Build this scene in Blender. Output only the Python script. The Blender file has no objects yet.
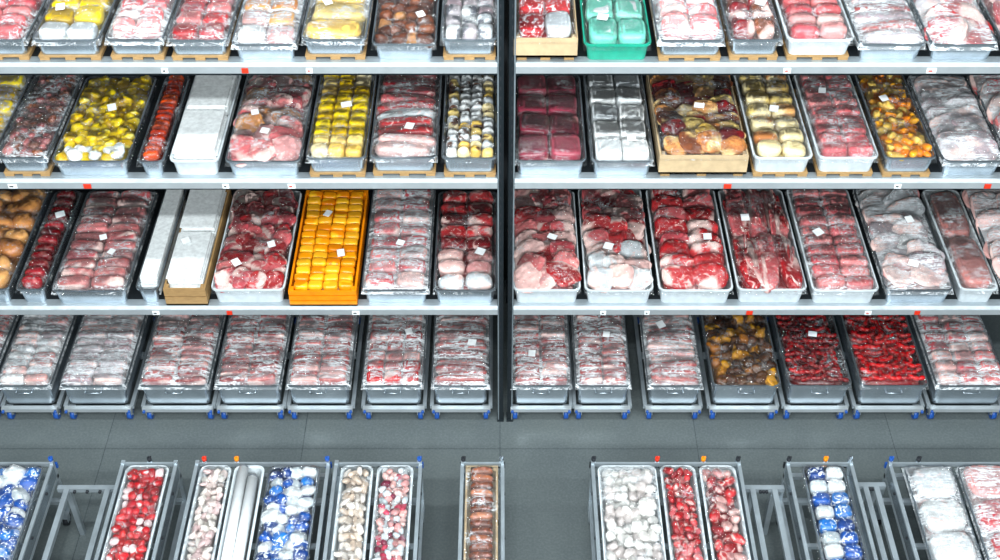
import bpy, math, random
import numpy as np
from mathutils import Vector, Matrix, Euler
from mathutils.bvhtree import BVHTree
random.seed(7); rng=np.random.default_rng(7)
R=random.uniform
sc=bpy.context.scene
COL=sc.collection
sc.view_settings.view_transform='Standard'
# ---------------------------------------------------------------- camera
PITCH=math.radians(42); FPX=1300.0; H=6.3; Y0=5.64
cam=bpy.data.cameras.new('camera'); cam.lens=FPX/1000*36; cam.sensor_width=36
co=bpy.data.objects.new('camera',cam); COL.objects.link(co)
co.location=(0,0,H); co.rotation_euler=(math.radians(90)-PITCH,0,0)
sc.camera=co
def depth(Y,Z): return Y*math.cos(PITCH)+(H-Z)*math.sin(PITCH)
def wx(px,Y,Z): return (px-500)*depth(Y,Z)/FPX   # measured from the photo, on a known shelf edge
def s2l(c):
    c=np.array(c,float)/255.0
    return np.where(c<=0.04045,c/12.92,((c+0.055)/1.055)**2.4)
# ---------------------------------------------------------------- materials
def newmat(n):
    m=bpy.data.materials.new(n); m.use_nodes=True; nt=m.node_tree
    return m,nt,nt.nodes['Principled BSDF'],nt.nodes['Material Output']
def coords(nt,scale=(1,1,1),rand=True):
    tc=nt.nodes.new('ShaderNodeTexCoord'); oi=nt.nodes.new('ShaderNodeObjectInfo')
    mu=nt.nodes.new('ShaderNodeMath'); mu.operation='MULTIPLY'; mu.inputs[1].default_value=37.0
    nt.links.new(oi.outputs['Random'],mu.inputs[0])
    ad=nt.nodes.new('ShaderNodeVectorMath'); ad.operation='ADD'
    nt.links.new(tc.outputs['Object'],ad.inputs[0])
    if rand: nt.links.new(mu.outputs[0],ad.inputs[1])
    mp=nt.nodes.new('ShaderNodeMapping'); mp.inputs['Scale'].default_value=scale
    nt.links.new(ad.outputs[0],mp.inputs['Vector'])
    return mp.outputs[0]
def noise(nt,vec,scale,detail=4,dist=0,rough=.55):
    n=nt.nodes.new('ShaderNodeTexNoise'); n.inputs['Scale'].default_value=scale
    n.inputs['Detail'].default_value=detail; n.inputs['Distortion'].default_value=dist; n.inputs['Roughness'].default_value=rough
    nt.links.new(vec,n.inputs['Vector']); return n.outputs['Fac']
def mrange(nt,val,a,b,c,d):
    r=nt.nodes.new('ShaderNodeMapRange'); r.inputs[1].default_value=a; r.inputs[2].default_value=b
    r.inputs[3].default_value=c; r.inputs[4].default_value=d; nt.links.new(val,r.inputs[0]); return r.outputs[0]
def mixc(nt,fac,a,b,mode='MIX'):
    m=nt.nodes.new('ShaderNodeMix'); m.data_type='RGBA'; m.blend_type=mode
    for s,v in ((m.inputs[0],fac),(m.inputs[6],a),(m.inputs[7],b)):
        if hasattr(v,'is_output'): nt.links.new(v,s)
        elif isinstance(v,(int,float)): s.default_value=v
        else: s.default_value=(*v,1)
    return m.outputs[2]
def bump(nt,b,h,strength,dist=.01):
    n=nt.nodes.new('ShaderNodeBump'); n.inputs['Strength'].default_value=strength; n.inputs['Distance'].default_value=dist
    nt.links.new(h,n.inputs['Height']); nt.links.new(n.outputs[0],b.inputs['Normal'])
def food(name,marb,fat,rough,bs=.4,mscale=14,dark=.25,lo=.54,hi=.62):
    m,nt,b,o=newmat(name)
    a=nt.nodes.new('ShaderNodeAttribute'); a.attribute_name='Col'
    v=coords(nt)
    n1=noise(nt,v,mscale,5,1.6); f=mrange(nt,n1,lo,hi,0,marb)
    c=mixc(nt,f,a.outputs['Color'],fat)
    n2=noise(nt,v,30,3); c=mixc(nt,mrange(nt,n2,.35,.7,dark,0),c,(0.03,0.002,0.003) if marb>.1 else (0.03,0.03,0.03))
    nt.links.new(c,b.inputs['Base Color']); b.inputs['Roughness'].default_value=rough
    bump(nt,b,noise(nt,v,45,4),bs,.008)
    return m
M={}
M['meat']=food('raw_meat_marbled',.75,s2l((238,200,192)),.28,.4,18,.25,.56,.62)
M['meat2']=food('raw_meat_lean',.55,s2l((226,166,158)),.3,.4,28,.3,.55,.64)
M['mince']=food('minced_meat',.65,s2l((226,172,166)),.4,.9,46,.32,.54,.61)
M['saus']=food('sausage_skin',.15,s2l((235,180,170)),.2,.2,24,.12)
M['pack']=food('packaging_plastic',.0,(1,1,1),.28,.15,10,.08)
M['print']=food('printed_packaging',.95,s2l((230,234,236)),.28,.2,26,.05,.56,.58)
M['crumb']=food('cooked_food',.45,s2l((110,50,18)),.45,.7,32,.3)
def plain(name,c,rough=.5,metal=0,nz=.12,sc_=20,st=.0):
    m,nt,b,o=newmat(name); c=s2l(c); v=coords(nt)
    n=noise(nt,v,sc_,4)
    cc=mixc(nt,mrange(nt,n,.3,.7,0,1),tuple(c*(1-nz)),tuple(np.minimum(c*(1+nz),1)))
    nt.links.new(cc,b.inputs['Base Color']); b.inputs['Roughness'].default_value=rough; b.inputs['Metallic'].default_value=metal
    if st: bump(nt,b,n,st,.005)
    return m
M['steel']=plain('stainless_steel',(180,190,198),.25,.88,.15,6,.1)
M['galv']=plain('galvanised_steel',(168,178,184),.36,.55,.15,9)
M['beam']=plain('painted_shelf_beam',(164,171,174),.32,.3,.08,9)
M['dark']=plain('dark_painted_steel_and_shade',(30,38,43),.42,.4)
M['edge']=plain('upright_edge_steel',(130,140,146),.35,.5)
M['deck']=plain('shelf_deck_steel',(34,39,43),.5,.4)
M['white']=plain('white_plastic',(194,202,206),.28)
M['teal']=plain('teal_plastic',(24,150,124),.3)
M['orange']=plain('orange_plastic',(238,136,8),.35)
M['blue']=plain('blue_plastic',(28,80,160),.35)
M['rubber']=plain('dark_rubber',(26,30,36),.6)
M['red']=plain('red_plastic',(215,50,25),.35)
M['paper']=plain('white_paper',(236,239,240),.5)
M['sheet']=plain('stacked_paper',(222,226,226),.45,0,.16,40,.3)
M['card']=plain('cardboard',(186,162,126),.7)
m,nt,b,o=newmat('pine_wood'); v=coords(nt,(3,1,14)); n=noise(nt,v,6,5,1.2)
nt.links.new(mixc(nt,n,tuple(s2l((120,92,56))),tuple(s2l((186,148,96)))),b.inputs['Base Color']); b.inputs['Roughness'].default_value=.65; M['wood']=m
# cling film: clear glossy sheet with whitened creases that double as painted highlights
def film(name,base,streak,sx,sy,thr,w1,w2):
    m,nt,b,o=newmat(name)
    v=coords(nt,(sx,sy,6)); n=noise(nt,v,1.0,4,1.6,.6)
    v2=coords(nt,(15,15,15)); n2=noise(nt,v2,1.0,4,2.8,.55)
    def ridge(x,w):
        s=nt.nodes.new('ShaderNodeMath'); s.operation='SUBTRACT'; s.inputs[1].default_value=.5; nt.links.new(x,s.inputs[0])
        a=nt.nodes.new('ShaderNodeMath'); a.operation='ABSOLUTE'; nt.links.new(s.outputs[0],a.inputs[0])
        return mrange(nt,a.outputs[0],0,w,1,0)
    r1=ridge(n,w1); r2=ridge(n2,w2)
    patch=mrange(nt,noise(nt,coords(nt,(7,7,7)),1,2),thr-.06,thr+.08,.06,1)
    mx=nt.nodes.new('ShaderNodeMath'); mx.operation='MAXIMUM'; nt.links.new(r1,mx.inputs[0]); nt.links.new(r2,mx.inputs[1])
    mu=nt.nodes.new('ShaderNodeMath'); mu.operation='MULTIPLY'; nt.links.new(mx.outputs[0],mu.inputs[0]); nt.links.new(patch,mu.inputs[1])
    fac=mrange(nt,mu.outputs[0],0,1,base,streak)
    b.inputs['Base Color'].default_value=(.92,.96,.99,1); b.inputs['Roughness'].default_value=.16
    bp=nt.nodes.new('ShaderNodeBump'); bp.inputs['Strength'].default_value=1; bp.inputs['Distance'].default_value=.035
    s=nt.nodes.new('ShaderNodeMath'); s.operation='ADD'; nt.links.new(n,s.inputs[0]); nt.links.new(n2,s.inputs[1])
    nt.links.new(s.outputs[0],bp.inputs['Height'])
    tr=nt.nodes.new('ShaderNodeBsdfTransparent'); gl=nt.nodes.new('ShaderNodeBsdfGlossy'); gl.inputs['Roughness'].default_value=.1
    nt.links.new(bp.outputs[0],gl.inputs['Normal'])
    lw=nt.nodes.new('ShaderNodeFresnel'); lw.inputs['IOR'].default_value=1.45
    fr=mrange(nt,lw.outputs[0],0,1,.06,.9)
    m1=nt.nodes.new('ShaderNodeMixShader'); nt.links.new(fr,m1.inputs[0]); nt.links.new(tr.outputs[0],m1.inputs[1]); nt.links.new(gl.outputs[0],m1.inputs[2])
    m2=nt.nodes.new('ShaderNodeMixShader'); nt.links.new(fac,m2.inputs[0]); nt.links.new(m1.outputs[0],m2.inputs[1]); nt.links.new(b.outputs[0],m2.inputs[2])
    nt.links.new(m2.outputs[0],o.inputs['Surface']); return m
M['film1']=film('cling_film_clear',.0,.72,9,16,.58,.014,.016)
M['film2']=film('cling_film_creased',.02,.85,6,34,.52,.032,.02)
M['film3']=film('cling_film_cloudy',.09,.9,4,40,.44,.055,.022)
# ---------------------------------------------------------------- mesh builder
class MB:
    def __init__(s): s.v=[];s.c=[];s.f=[];s.m=[];s.sm=[];s.n=0;s.mats=[]
    def mi(s,k):
        if k not in s.mats: s.mats.append(k)
        return s.mats.index(k)
    def add(s,v,faces,mat,col=(.8,.8,.8),smooth=True):
        v=np.asarray(v,float); c=np.asarray(col,float)
        if c.ndim==1: c=np.tile(c,(len(v),1))
        s.v.append(v); s.c.append(c); f=np.asarray(faces,dtype=np.int64)+s.n; s.f.append(f)
        s.m.append(np.full(len(f),s.mi(mat))); s.sm.append(np.full(len(f),smooth)); s.n+=len(v)
    def build(s,name,loc=(0,0,0),parent=None):
        me=bpy.data.meshes.new(name); V=np.concatenate(s.v); C=np.concatenate(s.c)
        loops=np.concatenate([f.ravel() for f in s.f]); sizes=np.concatenate([np.full(len(f),f.shape[1]) for f in s.f])
        me.vertices.add(len(V)); me.vertices.foreach_set('co',V.ravel())
        me.loops.add(len(loops)); me.loops.foreach_set('vertex_index',loops)
        me.polygons.add(len(sizes)); st=np.concatenate([[0],np.cumsum(sizes)[:-1]])
        me.polygons.foreach_set('loop_start',st)
        me.polygons.foreach_set('material_index',np.concatenate(s.m)); me.polygons.foreach_set('use_smooth',np.concatenate(s.sm))
        for k in s.mats: me.materials.append(M[k])
        a=me.color_attributes.new('Col','FLOAT_COLOR','POINT')
        a.data.foreach_set('color',np.c_[C,np.ones(len(C))].ravel())
        me.update(calc_edges=True); me.validate()
        ob=bpy.data.objects.new(name,me); COL.objects.link(ob); ob.location=loc
        if parent: ob.parent=parent
        return ob
    def bvh(s):
        fs=[]
        for f in s.f: fs+=f.tolist()
        return BVHTree.FromPolygons(np.concatenate(s.v).tolist(),fs)
def cubesphere(n):
    idx={};V=[];F=[]
    def vid(p):
        k=tuple(np.round(p,5))
        if k not in idx: idx[k]=len(V); V.append(np.tan(np.array(p)*math.pi/4))
        return idx[k]
    t=np.linspace(-1,1,n+1)
    for ax in range(3):
        for sg in (-1,1):
            for i in range(n):
                for j in range(n):
                    q=[]
                    for a,b_ in ((i,j),(i+1,j),(i+1,j+1),(i,j+1)):
                        p=[0,0,0]; p[ax]=sg; p[(ax+1)%3]=t[a]; p[(ax+2)%3]=t[b_]; q.append(vid(p))
                    F.append(q if sg>0 else q[::-1])
    V=np.array(V); V/=np.linalg.norm(V,axis=1)[:,None]; return V,np.array(F)
T={n:cubesphere(n) for n in (3,4,6,8)}
def piece(mb,c,h,k=2.5,rot=(0,0,0),mat='meat',col=(.5,.1,.1),fat=None,fthr=.45,lump=.08,n=6):
    D,F=T[n]; r=(np.abs(D)**k).sum(1)**(-1/k); P=D*r[:,None]*np.array(h)
    if lump:
        a=rng.normal(size=(3,3))*2.2; ph=rng.uniform(0,6.28,3); a2=rng.normal(size=(3,3))*4.5
        nz=np.sin(D@a.T+ph).sum(1)/3+.45*np.sin(D@a2.T+ph).sum(1)/3; P=P*(1+lump*nz)[:,None]
    cl=np.tile(np.asarray(col,float),(len(P),1))
    if fat is not None:
        g=rng.normal(size=3)*np.array([1,1,.3]); g/=np.linalg.norm(g)
        a=rng.normal(size=3)*3; w=D@g+.35*np.sin(D@a+rng.uniform(0,6))
        w=np.clip((w-fthr)/.15,0,1)[:,None]; cl=cl*(1-w)+np.asarray(fat)*w
    Rm=np.array(Euler(rot).to_matrix()); P=P@Rm.T+np.array(c)
    mb.add(P,F,mat,cl)
def box(mb,lo,hi,mat,col=(.8,.8,.8)):
    x0,y0,z0=lo;x1,y1,z1=hi
    V=[(x0,y0,z0),(x1,y0,z0),(x1,y1,z0),(x0,y1,z0),(x0,y0,z1),(x1,y0,z1),(x1,y1,z1),(x0,y1,z1)]
    F=[(0,3,2,1),(4,5,6,7),(0,1,5,4),(1,2,6,5),(2,3,7,6),(3,0,4,7)]
    mb.add(V,F,mat,col,False)
def cyl(mb,p0,p1,r,mat,seg=12,col=(.8,.8,.8)):
    p0=Vector(p0);p1=Vector(p1);d=(p1-p0); q=d.to_track_quat('Z','Y').to_matrix()
    V=[]
    for p in (p0,p1):
        for i in range(seg):
            a=2*math.pi*i/seg; V.append(tuple(p+q@Vector((r*math.cos(a),r*math.sin(a),0))))
    V+= [tuple(p0),tuple(p1)]
    mb.add(V,[(i,(i+1)%seg,seg+(i+1)%seg,seg+i) for i in range(seg)],mat,col,True)
    base=mb.n-len(V)
    f=np.array([((i+1)%seg,i,2*seg) for i in range(seg)]+[(seg+i,seg+(i+1)%seg,2*seg+1) for i in range(seg)])+base
    mb.f.append(f); mb.m.append(np.full(len(f),mb.mi(mat))); mb.sm.append(np.full(len(f),False))
def rrect(W,L,r,ins,seg=5):
    w=W/2-ins;l=L/2-ins;r=max(r-ins*.6,.004);P=[]
    for cx,cy,a0 in ((w-r,l-r,0),(-w+r,l-r,90),(-w+r,-l+r,180),(w-r,-l+r,270)):
        for i in range(seg):
            a=math.radians(a0+90*i/(seg-1)); P.append((cx+r*math.cos(a),cy+r*math.sin(a)+L/2))
    return P
def tray_mesh(mb,W,L,h,mat,r=.04,lip=.012,taper=.012):
    prof=[(lip+taper,0),(lip,h-.012),(0,h-.010),(0,h),(lip*.8,h+.001),(lip+.004,h-.006),(lip+taper+.004,.005)]
    V=[];n=None
    for ins,z in prof:
        p=rrect(W,L,r,ins); n=len(p); V+=[(x,y,z) for x,y in p]
    F=[]
    for k in range(len(prof)-1):
        for i in range(n):
            j=(i+1)%n; F.append((k*n+i,k*n+j,(k+1)*n+j,(k+1)*n+i))
    mb.add(V,F,mat,(.8,.8,.8),False)
    base=mb.n-len(V); c0=mb.n
    mb.v.append(np.array([(0,L/2,0),(0,L/2,.005)])); mb.c.append(np.full((2,3),.8)); mb.n+=2
    k=(len(prof)-1)*n
    f=[(base+(i+1)%n,base+i,c0) for i in range(n)]+[(base+k+i,base+k+(i+1)%n,c0+1) for i in range(n)]
    mb.f.append(np.array(f)); mb.m.append(np.full(len(f),mb.mi(mat))); mb.sm.append(np.full(len(f),False))
def crate_mesh(mb,W,L,h,mat):
    t=.012
    box(mb,(-W/2,0,0),(W/2,L,.012),mat)
    ns=2 if mat=='wood' else 3
    if mat=='card': ns=1
    for i in range(ns):
        z0=h*i/ns+(.006 if i else 0.0); z1=h*(i+1)/ns-.004
        box(mb,(-W/2,0,z0),(W/2,t,z1),mat); box(mb,(-W/2,L-t,z0),(W/2,L,z1),mat)
        box(mb,(-W/2,t,z0),(-W/2+t,L-t,z1),mat); box(mb,(W/2-t,t,z0),(W/2,L-t,z1),mat)
    for sx in (-1,1):
        for y in (t,L-t-.03):
            x=sx*(W/2-t-.009); box(mb,(x-.009,y,.012),(x+.009,y+.03,h),mat)
# ---------------------------------------------------------------- contents
def jit(c,a=.18):
    c=s2l(c) ; return np.clip(c*(1+R(-a,a)),0,1)
def pick(pal,u,v):
    if callable(pal): pal=pal(u,v)
    return jit(random.choice(pal))
def cells(W,L,nx,ny,m=.024):
    Wi=W-2*m;Li=L-2*m;cx=Wi/nx;cy=Li/ny
    for j in range(ny):
        for i in range(nx):
            yield i,j,-Wi/2+(i+.5)*cx,m+(j+.5)*cy,cx,cy
def fill(mb,W,L,h,kind,pal,mat='meat',nx=2,ny=6,fat=(240,208,200),**kw):
    zt=h-.015; fatl=s2l(fat) if fat else None
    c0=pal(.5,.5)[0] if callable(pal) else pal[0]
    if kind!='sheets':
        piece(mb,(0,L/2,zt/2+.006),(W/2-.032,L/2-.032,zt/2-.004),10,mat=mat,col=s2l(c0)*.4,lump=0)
    if kind=='grid':
        hz=kw.get('hz',.035);k=kw.get('k',4);lump=kw.get('lump',.05)
        for i,j,x,y,cx,cy in cells(W,L,nx,ny):
            piece(mb,(x+R(-.1,.1)*cx*.3,y,zt+hz*.35+R(-.006,.008)),(cx*.485,cy*.48,hz),k,(R(-.08,.08)+kw.get('tilt',0),R(-.1,.1),R(-.06,.06)),mat,pick(pal,(i+.5)/nx,(j+.5)/ny),fatl if kw.get('usefat') else None,kw.get('fthr',.45),lump)
            if kw.get('band'):
                piece(mb,(x,y,zt+hz*1.28),(cx*.3,cy*.3,.006),6,(0,0,0),'pack',s2l(kw['band']),None,0,0,4)
    elif kind=='slices':
        for i,j,x,y,cx,cy in cells(W,L,nx,ny,.03):
            s=kw.get('s',1)
            w=min(cx*R(.6,.8)*s,W/2-.03); lx=W/2-.028-w*.8; l=cy*R(.7,1.0)*s; ly=.026+max(l,w)*.9
            piece(mb,(max(-lx,min(lx,x+R(-.2,.2)*cx)),min(max(y,ly),L-ly),zt+.02+R(-.006,.014)),(w,l,kw.get('hz',.014)),2.8,(R(.1,.4),R(-.2,.2),R(-.6,.6)),mat,pick(pal,(i+.5)/nx,(j+.5)/ny),fatl,kw.get('fthr',.35),kw.get('lump',.2),8)
    elif kind=='slabs':
        for i,j,x,y,cx,cy in cells(W,L,nx,ny,.03):
            piece(mb,(x,max(y,.03+cy*.7),zt+.018+R(-.006,.012)),(cx*R(.46,.53),cy*.72,kw.get('hz',.022)),3.2,(kw.get('tilt',.45)+R(-.12,.12),R(-.12,.12),R(-.2,.2)),mat,pick(pal,(i+.5)/nx,(j+.5)/ny),fatl,kw.get('fthr',.35),.16,8)
    elif kind=='chunks':
        s=kw.get('s',.9)
        for i,j,x,y,cx,cy in cells(W,L,nx,ny,.03):
            a=s*R(.42,.62)
            piece(mb,(x+R(-.22,.22)*cx,y+R(-.22,.22)*cy,zt+R(-.005,.02)),(cx*a,cy*a,min(cx,cy)*.45),kw.get('k',2.5),(R(-.4,.4),R(-.4,.4),R(-1.2,1.2)),mat,pick(pal,(i+.5)/nx,(j+.5)/ny),fatl if kw.get('usefat') else None,kw.get('fthr',.35),kw.get('lump',.2),kw.get('n',4))
    elif kind=='links':
        for i,j,x,y,cx,cy in cells(W,L,nx,ny,.028):
            piece(mb,(x,y,zt+.016+R(-.004,.006)),(cx*.5,cy*.47,min(cx,cy)*.47+.004),2.8,(R(-.03,.03),R(-.03,.03),R(-.12,.12)),mat,pick(pal,(i+.5)/nx,(j+.5)/ny),None,0,.05)
    elif kind=='snakes':
        s=kw.get('s',.03)
        for i,j,x,y,cx,cy in cells(W,L,nx,ny,.035):
            a=R(-.7,.7)+(math.pi/2 if random.random()<.25 else 0); c=pick(pal,0,0)
            for q in (-1,0,1):
                t=q*s*.95; bend=abs(q)*s*.25
                piece(mb,(x+t*math.cos(a)-bend*math.sin(a),y+t*math.sin(a)+bend*math.cos(a),zt+.02+R(-.002,.004)),(s*.66,s*.42,s*.42),2.2,(0,0,a+q*.35),mat,c,None,0,.05,4)
    elif kind=='bulk':
        for i,j,x,y,cx,cy in cells(W,L,nx,ny,.028):
            piece(mb,(x,y,zt+.01+R(-.008,.012)),(cx*.54,cy*.53,.045),3.2,(R(-.05,.05),R(-.1,.1),R(-.1,.1)),mat,pick(pal,(i+.5)/nx,(j+.5)/ny),fatl,kw.get('fthr',.5),.1,8)
            for q in range(4):
                piece(mb,(x+R(-.3,.3)*cx,y+R(-.3,.3)*cy,zt+.043),(cx*R(.12,.25),cy*R(.25,.42),.014),2.5,(R(-.1,.1),R(-.2,.2),R(-.3,.3)),mat,pick(pal,(i+.5)/nx,(j+.5)/ny),fatl,.2,.2,6)
    elif kind=='rolls':
        for i in range(nx):
            cx=(W-.05)/nx; x=-(W-.05)/2+(i+.5)*cx; LL=L-.04-.07*(i%2)
            cyl(mb,(x,.03,h+.015),(x,LL,h+.015),cx*.48,mat,20,s2l(pal[0]))
            cyl(mb,(x,LL,h+.015),(x,LL+.015,h+.015),cx*.42,mat,20,s2l((120,126,132)))
    elif kind=='sheets':
        nst=ny
        for j in range(nst):
            z=.006; cy=(L-.05)/nst
            for q in range(int((h+.05)/.0085)):
                w=(W/2-.02)*R(.9,1.0); l=cy*.46; dx=R(-.008,.008); yc=.025+(j+.5)*cy
                box(mb,(-w+dx,yc-l+R(0,.012),z),(w+dx,yc+l-R(0,.012),z+.0078),'sheet'); z+=.0085
def drape(mb,W,L,h,amp=.006):
    bv=mb.bvh(); nx,ny=34,max(30,int(L*76))
    X=np.linspace(-W/2-.003,W/2+.003,nx+1);Y=np.linspace(-.003,L+.003,ny+1)
    Z=np.full((ny+1,nx+1),h+.003)
    for j,y in enumerate(Y):
        for i,x in enumerate(X):
            r=bv.ray_cast(Vector((x,y,1)),Vector((0,0,-1)))
            if r[0]: Z[j,i]=max(h+.003,r[0].z+.003)
    for _ in range(3):
        A=Z.copy(); A[1:-1,1:-1]=(Z[:-2,1:-1]+Z[2:,1:-1]+Z[1:-1,:-2]+Z[1:-1,2:])/4
        Z=np.maximum(Z,A)
    gx,gy=np.meshgrid(X,Y)
    nz=0
    for q in range(7):
        a=rng.uniform(0,math.pi); fr=rng.uniform(30,130); d=gx*math.cos(a)+gy*math.sin(a)+.01*np.sin(gx*40+q)
        nz=nz+(1-2*np.abs(np.sin(d*fr+rng.uniform(0,6))))/7
    Z=Z+np.maximum(nz,-.2)*amp*2.4
    Z[0,:]=h-.03;Z[-1,:]=h-.03;Z[:,0]=h-.03;Z[:,-1]=h-.03
    V=np.c_[gx.ravel(),gy.ravel(),Z.ravel()]
    idx=np.arange((nx+1)*(ny+1)).reshape(ny+1,nx+1)
    F=np.c_[idx[:-1,:-1].ravel(),idx[:-1,1:].ravel(),idx[1:,1:].ravel(),idx[1:,:-1].ravel()]
    return V,F,Z,X,Y
def label(mb,Z,X,Y,u,v,col='paper'):
    x=X[0]+(X[-1]-X[0])*u; y=Y[0]+(Y[-1]-Y[0])*v
    i=int(u*(len(X)-1)); j=int(v*(len(Y)-1)); z=Z[max(j-2,1):j+3,max(i-2,1):i+3].max()+.006
    a=R(-.6,.6); q=R(.02,.03);w=R(.018,.028); Rm=Matrix.Rotation(a,3,'Z')
    P=[Rm@Vector(p)+Vector((x,y,z)) for p in ((-q,-w,-.004),(q,-w,-.002),(q,w,.006),(-q,w,.004))]
    P2=[p+Vector((0,0,.0015)) for p in P]
    mb.add([tuple(p) for p in P+P2],[(0,3,2,1),(4,5,6,7),(0,1,5,4),(1,2,6,5),(2,3,7,6),(3,0,4,7)],col,(.8,.8,.8),False)
def tray(name,xc,yf,z,W,L,h,spec,tmat='steel',flm=1,pallet=False,lab=0):
    e=bpy.data.objects.new(name,None); COL.objects.link(e); e.location=(xc,yf,z); e.empty_display_size=.1
    dz=0
    if pallet:
        pm=MB()
        for x in (-W/2+.04,0,W/2-.04): box(pm,(x-.025,.016,.0),(x+.025,L,.016),'wood')
        for q in range(7):
            y=.016+q*(L-.096)/6; box(pm,(-W/2+.012,y,.016),(W/2-.012,y+.08,.026),'wood')
        pm.build('wooden_slats',(0,0,0),e); dz=.026
    tm=MB()
    if tmat in('wood','orange','card'): crate_mesh(tm,W,L,h,tmat)
    else: tray_mesh(tm,W,L,h,tmat)
    tm.build('tray_shell',(0,0,dz),e)
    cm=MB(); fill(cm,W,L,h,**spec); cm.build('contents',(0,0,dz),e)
    V,F,Z,X,Y=drape(cm,W,L,h)
    if flm:
        fm=MB(); fm.add(V,F,'film%d'%flm,(1,1,1),True); fm.build('cling_film',(0,0,dz),e)
    if lab:
        lm=MB()
        for q in range(lab): label(lm,Z,X,Y,R(.25,.75),R(.12,.75),'paper')
        lm.build('price_label',(0,0,dz+.002),e)
    return e
# palettes
PINK=[(208,96,100),(190,76,84),(218,122,122)]
RED=[(184,30,36),(162,20,28),(200,50,54)]
DRED=[(130,14,24),(110,10,18),(150,24,34)]
PALE=[(220,168,162),(208,146,144),(230,190,184)]
WHT=[(226,230,231),(214,220,223),(234,236,235)]
GREY=[(182,170,174),(194,186,190),(166,146,152)]
YEL=[(234,200,6),(242,212,24),(220,180,4)]
CREAM=[(234,206,124),(226,188,90),(238,220,168)]
ORG=[(244,150,8),(234,132,4),(248,172,30)]
BRN=[(112,58,30),(134,74,42),(84,44,26)]
TAN=[(212,146,80),(224,166,100),(196,126,66)]
PURP=[(140,46,66),(124,38,56),(154,62,78)]
BPNK=[(160,84,84),(140,66,68),(176,102,100)]
def S(kind,pal,mat='meat',nx=2,ny=6,**k): return dict(kind=kind,pal=pal,mat=mat,nx=nx,ny=ny,**k)
def zone(*z):
    def f(u,v):
        for lim,p in z:
            if v<lim: return p
        return z[-1][1]
    return f
def colz(*z):
    def f(u,v):
        for lim,p in z:
            if u<lim: return p
        return z[-1][1]
    return f
mix=lambda *p: sum(p,[])
T1=[(-45,25,'sausage_tray',S('links',PINK,'saus',2,9),'steel',2,1,0),
(30,98,'packed_cheese_tray',S('grid',zone((.15,WHT),(1,mix(YEL,YEL,CREAM))),'pack',2,6),'steel',2,1,1),
(103,162,'pork_cut_tray',S('slabs',PINK,'meat',2,8),'steel',3,1,0),
(165,227,'beef_pack_tray',S('grid',mix(RED,PINK),'meat',2,7),'steel',2,1,0),
(230,296,'chicken_tray',S('grid',mix(PALE,TAN,WHT),'meat2',2,6),'steel',3,0,0),
(300,366,'packed_cheese_tray',S('grid',mix(CREAM,WHT,CREAM),'pack',1,5,lump=.1),'steel',2,1,1),
(371,436,'cooked_meatball_tray',S('chunks',mix(BRN,BRN,TAN,BRN),'crumb',4,11,s=1.1),'steel',1,0,1),
(440,498,'fish_fillet_tray',S('grid',mix(GREY,WHT),'pack',3,9,usefat=True,fat=(90,92,100)),'steel',2,1,0),
(514,578,'packed_meat_crate',S('grid',mix(RED,RED,WHT),'print',2,4),'card',1,1,0),
(584,652,'packed_meat_tray',S('grid',[(110,200,180),(130,210,190)],'pack',2,4,k=5,band=(236,240,240)),'teal',1,0,0),
(658,726,'pork_cut_tray',S('slabs',PINK,'meat',2,7),'steel',3,1,1),
(730,784,'smoked_meat_tray',S('slabs',mix(BRN,DRED),'meat2',2,9),'steel',2,1,0),
(788,856,'sausage_tray',S('links',mix(PINK,PALE),'saus',2,9),'white',1,1,0),
(860,928,'beef_cut_tray',S('grid',mix(BPNK,GREY),'meat',1,9),'steel',3,0,0),
(932,1000,'pork_cut_tray',S('slices',mix(PINK,RED,GREY),'meat',2,6),'steel',3,0,1),
(1005,1070,'beef_cut_tray',S('slices',PINK,'meat',2,5),'steel',2,0,0)]
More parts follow.
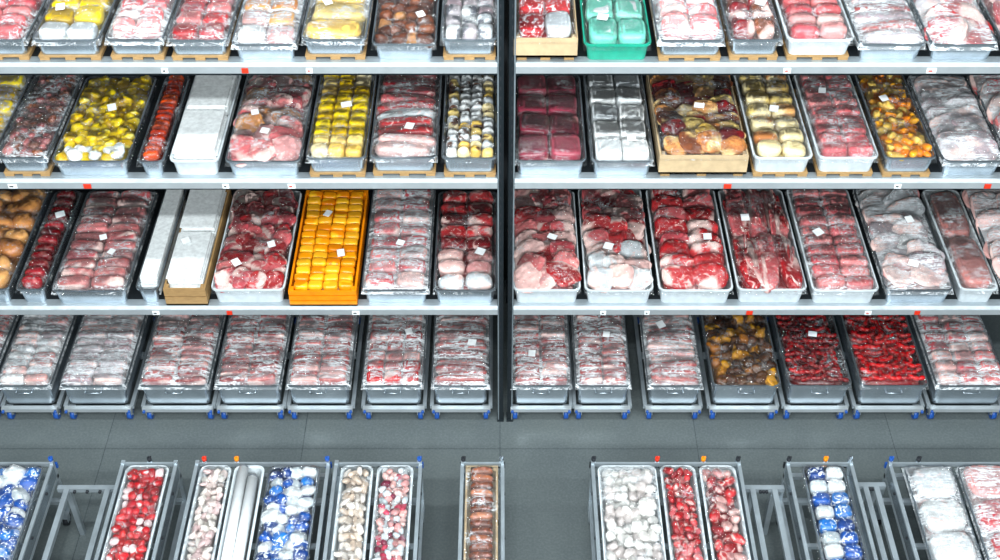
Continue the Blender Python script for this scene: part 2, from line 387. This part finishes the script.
T2=[(-85,-10,'packed_cheese_tray',S('grid',YEL,'pack',2,6),'steel',2,0,0),
(-5,46,'minced_meat_tray',S('chunks',mix(BPNK,BRN),'mince',5,16,s=1.2,n=3),'steel',2,1,0),
(50,127,'yellow_pepper_tray',S('chunks',zone((.12,mix(WHT,YEL)),(1,YEL)),'pack',6,15,s=1.2,lump=.3,usefat=True,fat=(240,228,120),fthr=.8),'steel',1,0,1),
(136,163,'red_sausage_tray',S('links',[(196,50,14),(206,70,20)],'saus',1,16),'steel',1,0,0),
(168,218,'paper_sheet_tray',S('sheets',WHT,ny=2),'white',0,0,0),
(224,300,'chicken_piece_tray',S('slices',mix(PALE,PINK,TAN,PINK),'meat',3,8,hz=.024,fthr=.5),'steel',2,0,2),
(305,366,'packed_cheese_tray',S('grid',zone((.22,CREAM),(.75,YEL),(1,mix(CREAM,YEL))),'pack',3,10,k=3.5),'steel',1,1,1),
(369,437,'pork_cut_tray',S('grid',zone((.2,PALE),(.36,RED),(.5,WHT),(.6,RED),(.8,PINK),(1,DRED)),'meat',1,10,lump=.1),'steel',2,1,1),
(441,498,'fish_fillet_tray',S('grid',mix(WHT,CREAM,WHT),'pack',4,14,usefat=True,fat=(90,60,46),k=2.6,fthr=.6,lump=.15),'steel',1,1,0),
(514,587,'packed_ham_tray',S('grid',PURP,'pack',2,4,k=6,usefat=True,fat=(195,130,130),fthr=.95,lump=.02),'steel',1,0,0),
(591,655,'packed_butter_tray',S('grid',WHT,'pack',2,5,k=8,lump=.01),'steel',1,0,1),
(660,749,'cooked_meat_box',S('slices',mix(BRN,TAN,DRED,CREAM,TAN),'crumb',4,10,fat=(240,206,140),fthr=.5,hz=.02),'card',1,1,1),
(754,814,'filled_roll_tray',S('grid',mix(CREAM,CREAM,TAN),'pack',2,7,k=3,usefat=True,fat=(250,232,180),fthr=.1),'white',1,1,0),
(819,880,'pork_cut_tray',S('grid',PINK,'mince',2,9,k=5),'white',2,1,1),
(885,938,'battered_chicken_tray',S('chunks',mix(ORG,CREAM[1:2]),'pack',6,16,s=1.2),'steel',1,1,0),
(944,1006,'frozen_fish_tray',S('slices',GREY,'meat2',2,9,lump=.1),'steel',3,0,0),
(1011,1080,'pork_cut_tray',S('slices',PINK,'meat',2,5),'steel',3,0,0)]
T3=[(-75,8,'bread_roll_tray',S('chunks',TAN,'saus',4,7,s=1.15,n=6,lump=.06),'steel',1,0,0),
(14,44,'sausage_tray',S('links',DRED,'saus',1,12),'steel',1,0,1),
(50,126,'steak_tray',S('grid',mix(BPNK,PINK),'meat2',2,11,tilt=.2,usefat=True,k=4,fthr=.7),'steel',2,0,2),
(134,158,'folded_liner_tray',S('sheets',WHT,ny=1),'steel',0,0,0),
(163,205,'paper_sheet_crate',S('sheets',WHT,ny=2),'wood',0,0,1),
(210,284,'pork_shoulder_tray',S('slices',mix(RED,PINK,PINK),'meat',4,10,fthr=.35),'white',1,0,2),
(288,356,'cheese_snack_crate',S('grid',ORG,'pack',4,14,k=4.5,hz=.022,usefat=True,fat=(250,186,30),fthr=.5),'orange',0,0,2),
(361,429,'pork_cut_tray',S('grid',mix(PALE,PINK,PINK),'meat2',2,8,k=4,usefat=True,fthr=.7),'steel',3,0,1),
(433,497,'beef_joint_tray',S('grid',zone((.35,mix(PALE,WHT)),(1,mix(RED,DRED))),'meat',2,8,k=3,usefat=True,lump=.12,tilt=.2,fthr=.6),'steel',1,0,1),
(513,581,'pork_chop_tray',S('slices',mix(PINK,PINK,PALE,RED),'meat',3,8,fthr=.35),'white',1,0,1),
(585,654,'lamb_chop_tray',S('slices',zone((.35,mix(PALE,WHT)),(1,mix(RED,PINK))),'meat',3,8,fthr=.35),'white',1,0,1),
(659,734,'beef_steak_tray',S('slabs',mix(RED,RED,PINK),'meat',2,8,hz=.03,fthr=.45),'white',1,0,1),
(738,808,'pork_belly_tray',S('bulk',mix(RED,PINK),'meat',3,2,fthr=.45),'white',1,0,1),
(813,880,'minced_meat_tray',S('grid',PINK,'mince',2,10,k=4),'white',2,0,1),
(887,955,'chicken_breast_tray',S('slices',mix(PALE,WHT,GREY),'meat2',2,9),'steel',3,0,2),
(961,1000,'liver_sausage_tray',S('grid',[(176,110,104)],'saus',1,2,k=5),'white',2,0,0),
(1005,1075,'pork_cut_tray',S('slices',PALE,'meat',2,6),'steel',3,0,0)]
FB=mix(BPNK,BPNK,PALE)
def binfill(pal,nx=2,ny=14,**k): return S('grid',pal,'meat2',nx,ny,k=5,lump=.05,hz=.034,usefat=True,fthr=.75,**k)
T4=[(-80,-12,'wrapped_meat_bin',binfill(FB),'steel',3,0,0),
(-6,50,'wrapped_meat_bin',binfill(mix(PALE,GREY,WHT)),'steel',3,0,0),
(58,125,'wrapped_meat_bin',binfill(mix(PALE,GREY,GREY)),'steel',3,0,0),
(137,208,'wrapped_meat_bin',binfill(FB,2,20),'steel',3,0,0),
(213,280,'wrapped_meat_bin',binfill(BPNK,2,16),'steel',3,0,0),
(285,350,'wrapped_meat_bin',binfill(FB,2,20),'steel',3,0,0),
(361,423,'wrapped_meat_bin',binfill(zone((.2,RED),(1,FB)),3,10),'steel',3,0,1),
(431,490,'wrapped_meat_bin',binfill(BPNK,1,20),'steel',3,0,1),
(511,572,'wrapped_meat_bin',binfill(FB,2,16),'steel',3,0,1),
(576,632,'wrapped_meat_bin',binfill(BPNK,2,16),'steel',3,0,1),
(648,704,'wrapped_meat_bin',binfill(FB,1,16),'steel',3,0,1),
(713,782,'marinated_chicken_bin',S('chunks',[(184,122,10),(200,142,16),(60,36,16),(150,90,12),(84,50,14)],'crumb',6,13,n=6,s=1.1,lump=.35),'steel',1,0,0),
(789,853,'dark_red_sausage_bin',S('snakes',[(140,6,12),(112,5,10),(160,14,18)],'saus',5,16,s=.034),'steel',1,0,1),
(861,930,'red_sausage_bin',S('snakes',[(206,8,14),(176,6,12)],'saus',5,16,s=.036),'steel',1,0,1),
(937,1010,'packed_ham_bin',S('grid',mix(PINK,PALE),'meat2',3,10,usefat=True,fthr=.7),'steel',3,0,0)]
# ---------------------------------------------------------------- racks
SZ=[1.02,1.97,2.71]
def rack(name,x0,x1):
    e=bpy.data.objects.new(name,None); COL.objects.link(e); e.location=((x0+x1)/2,Y0,0)
    hw=(x1-x0)/2
    p=MB()
    for x in (-hw,hw-.034):
        for y in (.0,1.12):
            box(p,(x,y,.0),(x+.034,y+.05,3.5),'dark')
            box(p,(x-.004,y-.012,0),(x+.038,y+.06,.012),'dark')
        for z in (.3,1.2,2.1,3.0):
            cyl(p,(x+.017,.03,z),(x+.017,1.14,z+.4),.012,'dark',8)
        box(p,(x+(.026 if x<0 else 0),-.003,.012),(x+(.034 if x<0 else .008),0,3.5),'edge')
        z=.2
        while z<3.4: box(p,(x+.013,-.0015,z),(x+.021,.0,z+.02),'rubber'); z+=.06
    p.build('uprights',parent=e)
    d=MB();b=MB();t=MB()
    for z in SZ:
        box(d,(-hw+.036,.052,z-.02),(hw-.036,1.11,z),'deck')
        box(b,(-hw+.034,-.03,z-.050),(hw-.034,-.004,z-.006),'beam')
        box(b,(-hw+.034,-.032,z-.010),(hw-.034,-.004,z-.002),'white')
        box(b,(-hw+.036,-.004,z-.050),(hw-.036,.05,z-.044),'beam'); box(b,(-hw+.036,-.004,z-.010),(hw-.036,.052,z-.0),'galv')
        box(d,(-hw+.036,-.002,z-.078),(hw-.036,.05,z-.0505),'dark')  # dark-coloured strip stands in for the shade under the shelf lip
        box(b,(-hw+.036,1.08,z-.062),(hw-.036,1.118,z-.021),'beam')
        x=-hw+.15
        while x<hw-.2:
            if random.random()<.35:
                w=R(.03,.05); c=random.choice(['paper','paper','red','paper'])
                box(t,(x,-.037,z-.044),(x+w,-.0325,z-.016),c)
                if c=='paper': box(t,(x+.008,-.039,z-.034),(x+w*.6,-.0372,z-.026),random.choice(['rubber','red']))
            x+=R(.18,.42)
    d.build('shelf_decks_and_lip_shade',parent=e); b.build('shelf_beams',parent=e); t.build('shelf_tags',parent=e)
rack('storage_rack',-3.95,.020); rack('storage_rack',.046,3.95)
def tier(data,shelf,L,h,yoff=-.008):
    for a,b,name,spec,tm,fl,pal,lab in data:
        zr=shelf+h+(.026 if pal else 0); yf=Y0+yoff
        x0=wx(a,yf,zr);x1=wx(b,yf,zr)
        if lab==0 and random.random()<.4: lab=1
        tray(name,(x0+x1)/2,yf+R(0,.012),shelf+.001,x1-x0,L+R(-.03,.02),h*(1.12 if tm in('card','wood') else 1),spec,tm,fl,bool(pal),lab)
tier(T1,SZ[2],.85,.10); tier(T2,SZ[1],.86,.11); tier(T3,SZ[0],.97,.12)
def caster(mb,x,y,z,r=.035,blue=True):
    box(mb,(x-.022,y-.03,z-.008),(x+.022,y+.03,z),'galv')
    for s in (-1,1): box(mb,(x+s*.018-.002,y-.02,z-.05),(x+s*.018+.002,y+.022,z-.006),'galv')
    cyl(mb,(x-.014,y+.008,r),(x+.014,y+.008,r),r,'blue' if blue else 'rubber',16)
    cyl(mb,(x-.021,y+.008,r),(x+.021,y+.008,r),.008,'steel',8)
for a,b,name,spec,tm,fl,pal,lab in T4:
    zt=.135;h=.19;yf=Y0+.0; x0=wx(a,yf,zt+h);x1=wx(b,yf,zt+h);W=x1-x0;L=.95;xc=(x0+x1)/2
    e=bpy.data.objects.new('wheeled_dolly',None); COL.objects.link(e); e.location=(xc,yf,0)
    d=MB(); w=W/2+.002
    box(d,(-w,-.02,.10),(w,.012,.128),'beam'); box(d,(-w,L-.012,.10),(w,L+.02,.128),'galv')
    for s in (-1,1): box(d,(s*w-.012,.012,.1),(s*w+.012,L-.012,.128),'galv')
    box(d,(-w+.015,L/2-.02,.1),(w-.015,L/2+.02,.128),'galv')
    d.build('dolly_frame',parent=e)
    c=MB()
    for s in (-1,1):
        for y in (.02,L-.05): caster(c,s*(w-.03),y,.1,.035,True)
    c.build('casters',parent=e)
    k=MB()
    for s in (-1,1): cyl(k,(s*(w-.012),-.02,.112),(s*(w-.012),-.034,.112),.009,'blue',10)
    k.build('blue_bumpers',parent=e)
    t=tray(name,xc,yf,zt-.004,W,L,h,spec,tm,fl,False,lab)
    hd=MB(); cyl(hd,(-.05,-.014,h-.05),(.05,-.014,h-.05),.005,'steel',8)
    for s in (-1,1): cyl(hd,(s*.05,-.014,h-.05),(s*.05,.02,h-.05),.005,'steel',8)
    hd.build('bail_handle',parent=t)
# ---------------------------------------------------------------- floor trolleys
ZT=.42; YB=4.86
def cx(px): return wx(px,YB,ZT+.1)
def trolley(px0,px1,L=1.02,posts=((0,'orange'),(1,'blue'))):
    x0,x1=cx(px0),cx(px1); e=bpy.data.objects.new('steel_trolley',None); COL.objects.link(e)
    e.location=((x0+x1)/2,YB-L,0); w=(x1-x0)/2; f=MB()
    for zz in (ZT-.03,.16):
        box(f,(-w,0,zz),(w,.03,zz+.028),'galv'); box(f,(-w,L-.03,zz),(w,L,zz+.028),'galv')
        for sg in (-1,1): box(f,(sg*(w-.014)-.014,.03,zz),(sg*(w-.014)+.014,L-.03,zz+.028),'galv')
    n=max(2,int(2*w/.12))
    for i in range(1,n):
        x=-w+2*w*i/n
        box(f,(x-.008,.03,.166),(x+.008,L-.03,.18),'galv')
    for sp in (.2,.5,.8): box(f,(-w+.028,L*sp-.012,ZT-.028),(w-.028,L*sp+.012,ZT-.004),'galv')
    for sx in (-1,1):
        for y in (.0,L-.024): box(f,(sx*(w-.011)-.011,y,.09),(sx*(w-.011)+.011,y+.024,ZT+.112),'galv')
        box(f,(sx*(w-.004)-.004,.024,ZT),(sx*(w-.004)+.004,L-.024,ZT+.09),'steel')
        box(f,(sx*(w-.008)-.010,.024,ZT+.0902),(sx*(w-.008)+.010,L-.024,ZT+.102),'galv')
        for y in (.2,.5,.8): cyl(f,(sx*w,L*y,ZT+.06),(sx*(w+.006),L*y,ZT+.06),.009,'rubber',8)
    box(f,(-w+.022,L-.018,ZT+.075),(w-.022,L-.006,ZT+.102),'galv'); box(f,(-w+.022,.006,ZT+.075),(w-.022,.016,ZT+.1),'galv')
    f.build('trolley_frame',parent=e)
    c=MB()
    for sx in (-1,1):
        for y in (.03,L-.05): caster(c,sx*(w-.024),y,.092,.036,False)
    c.build('casters',parent=e)
    p=MB()
    for t,col in posts:
        x=-w+.014+(2*w-.028)*t
        box(p,(x-.012,L-.008,ZT+.05),(x+.012,L+.008,ZT+.112),'steel')
        cyl(p,(x,L-.002,ZT+.11),(x,L-.002,ZT+.135),.013,col,12)
        cyl(p,(x,L-.002,ZT+.135),(x+.012,L-.002,ZT+.143),.006,col,8)
        box(p,(x-.02,L+.008,ZT+.03),(x+.02,L+.022,ZT+.07),'blue' if col=='blue' else 'rubber')
    p.build('corner_clamps',parent=e)
    return e
def ctray(px0,px1,name,spec,tm='white',fl=1,lab=0,L=.95,h=.1):
    x0,x1=cx(px0),cx(px1); return tray(name,(x0+x1)/2,YB-L-.03,ZT+.001,x1-x0,L,h,spec,tm,fl,False,lab)
BLU=[(14,76,156),(30,110,186),(8,56,124)]
WB=[(214,220,222),(200,210,214),(222,226,228)]
trolley(-40,54); ctray(-32,46,'frozen_fish_pack_tray',S('chunks',mix(BLU,BLU,WB),'print',5,13,s=1.3,n=4),'steel',1)
trolley(122,178,posts=((.5,'rubber'),)); ctray(128,171,'strawberry_dessert_tray',S('chunks',mix([(180,8,24),(196,24,34)],RED,RED,[(224,200,200)]),'pack',5,20,s=1.15,usefat=True,fat=(226,205,205),fthr=.85,n=4),'white',1)
trolley(196,330,posts=((.05,'red'),(.3,'orange'),(1,'blue')))
ctray(202,233,'cauliflower_tray',S('chunks',[(214,196,190),(206,180,178),(220,212,204)],'pack',4,20,n=4,s=1.15,lump=.3),'white',1)
ctray(236,266,'plastic_roll_tray',S('rolls',[(226,230,231)],'pack',2,1),'white',0)
ctray(270,321,'frozen_fish_pack_tray',S('chunks',mix(BLU,WB),'print',4,14,s=1.3,n=4),'steel',1)
trolley(335,422,posts=((1,'blue'),))
ctray(342,374,'dumpling_tray',S('chunks',[(216,202,188),(206,186,168),(220,212,204)],'pack',4,16,n=4,s=1.1,lump=.3),'white',1)
ctray(378,414,'shrimp_tray',S('chunks',mix(PALE,WB,[(190,60,86),(120,36,62)]),'pack',5,22,n=3,s=1.2,lump=.3),'white',1)
trolley(461,504,posts=((0,'rubber'),(1,'steel'))); ctray(466,498,'smoked_sausage_tray',S('links',[(160,96,66),(178,118,88),(112,62,42)],'meat2',1,17),'card',2)
trolley(591,740,posts=((0,'rubber'),(.44,'red'),(.76,'orange'),(1,'rubber')))
ctray(597,655,'frozen_squid_tray',S('chunks',[(212,208,202),(200,190,186),(218,216,212)],'pack',6,16,n=4,s=1.2,lump=.3),'white',2)
ctray(659,694,'diced_beef_tray',S('chunks',mix(RED,PINK,RED),'meat',4,18,usefat=True,fthr=.85,s=1.1,n=4),'white',1)
ctray(698,734,'diced_beef_tray',S('chunks',mix(RED,DRED,PALE),'meat',3,14,usefat=True,fthr=.8,s=1.1,n=4),'white',1)
trolley(786,852,posts=((0,'rubber'),(.6,'orange'),(1,'steel')))
ctray(800,843,'frozen_fish_pack_tray',S('grid',mix(BLU,BLU,WB),'print',2,10,k=3.5),'steel',1)
trolley(888,1030,posts=((0,'blue'),(.2,'rubber'),(1,'steel')))
ctray(902,950,'frozen_chicken_tray',S('grid',mix(PALE,PALE,WHT),'meat',1,4,k=4,lump=.08),'steel',3)
ctray(955,1018,'frozen_chicken_tray',S('grid',mix(PALE,PALE,PINK),'meat',1,4,k=4,lump=.08),'steel',3)
def rail(px0,px1,yb,z):
    e=MB(); x0,x1=cx(px0),cx(px1)
    box(e,(x0,yb-.03,z),(x1,yb,z+.03),'galv'); box(e,(x0,yb-.62,z),(x1,yb-.59,z+.03),'galv')
    for x in (x0+.04,x1-.07):
        for y in (yb-.03,yb-.62): box(e,(x,y,0),(x+.03,y+.03,z),'galv')
        box(e,(x,yb-.59,z),(x+.03,yb-.03,z+.03),'galv')
    for x in (x0+.1,(x0+x1)/2,x1-.1): cyl(e,(x,yb-.03,z+.015),(x,yb-.045,z+.015),.009,'rubber',8)
    e.build('steel_tow_rail')
rail(59,119,4.76,.40); rail(742,783,4.76,.40); rail(855,885,4.78,.40)
# ---------------------------------------------------------------- room
m,nt,b,o=newmat('concrete_floor_tiles')
v=coords(nt,(1,1,1),False)
br=nt.nodes.new('ShaderNodeTexBrick'); br.offset=0; nt.links.new(v,br.inputs['Vector'])
br.inputs['Scale'].default_value=1; br.inputs['Brick Width'].default_value=1.25; br.inputs['Row Height'].default_value=.9; br.inputs['Mortar Size'].default_value=.003
br.inputs['Color1'].default_value=(*s2l((86,94,95)),1); br.inputs['Color2'].default_value=(*s2l((92,100,100)),1); br.inputs['Mortar'].default_value=(*s2l((54,62,66)),1)
n1=noise(nt,v,2.2,6,.5); n2=noise(nt,v,70,3)
c=mixc(nt,mrange(nt,n1,.35,.7,0,.45),br.outputs['Color'],tuple(s2l((64,74,78)))); c=mixc(nt,mrange(nt,n2,.4,.7,0,.1),c,(.4,.42,.42))
nt.links.new(c,b.inputs['Base Color']); nt.links.new(mrange(nt,n1,.3,.7,.35,.6),b.inputs['Roughness']); bump(nt,b,n2,.08,.004)
M['floor']=m; M['wall']=plain('cold_room_wall_panel',(26,31,34),.6)
f=MB(); box(f,(-7,-3,-.1),(7,7.2,0),'floor'); f.build('floor')
w=MB(); box(w,(-7,7.0,0.0),(7,7.15,5.5),'wall'); w.build('wall_back')
# ---------------------------------------------------------------- lights
wd=bpy.data.worlds.new('world'); sc.world=wd; wd.use_nodes=True
wd.node_tree.nodes['Background'].inputs[0].default_value=(.6,.8,.92,1); wd.node_tree.nodes['Background'].inputs[1].default_value=.34
def area(x,y,z,sx,sy,e,tgt=(0,6,1),col=(.92,.98,1)):
    l=bpy.data.lights.new('ceiling_and_fill_light',type='AREA'); l.shape='RECTANGLE'; l.size=sx;l.size_y=sy;l.energy=e;l.color=col
    ob=bpy.data.objects.new('ceiling_and_fill_light',l); COL.objects.link(ob); ob.location=(x,y,z)
    ob.rotation_euler=(Vector(tgt)-Vector((x,y,z))).to_track_quat('-Z','Y').to_euler()
for x in (-3.2,0,3.2):
    area(x,3.6,7.6,2.4,.2,120,(x,5.4,0)); area(x,1.2,6.8,2.4,.2,190,(x,6,1)); area(x,-1.0,5.8,2.4,.3,240,(x,6.2,1))  # lower rows toward the camera: unseen fill, added to reach deep into shelves
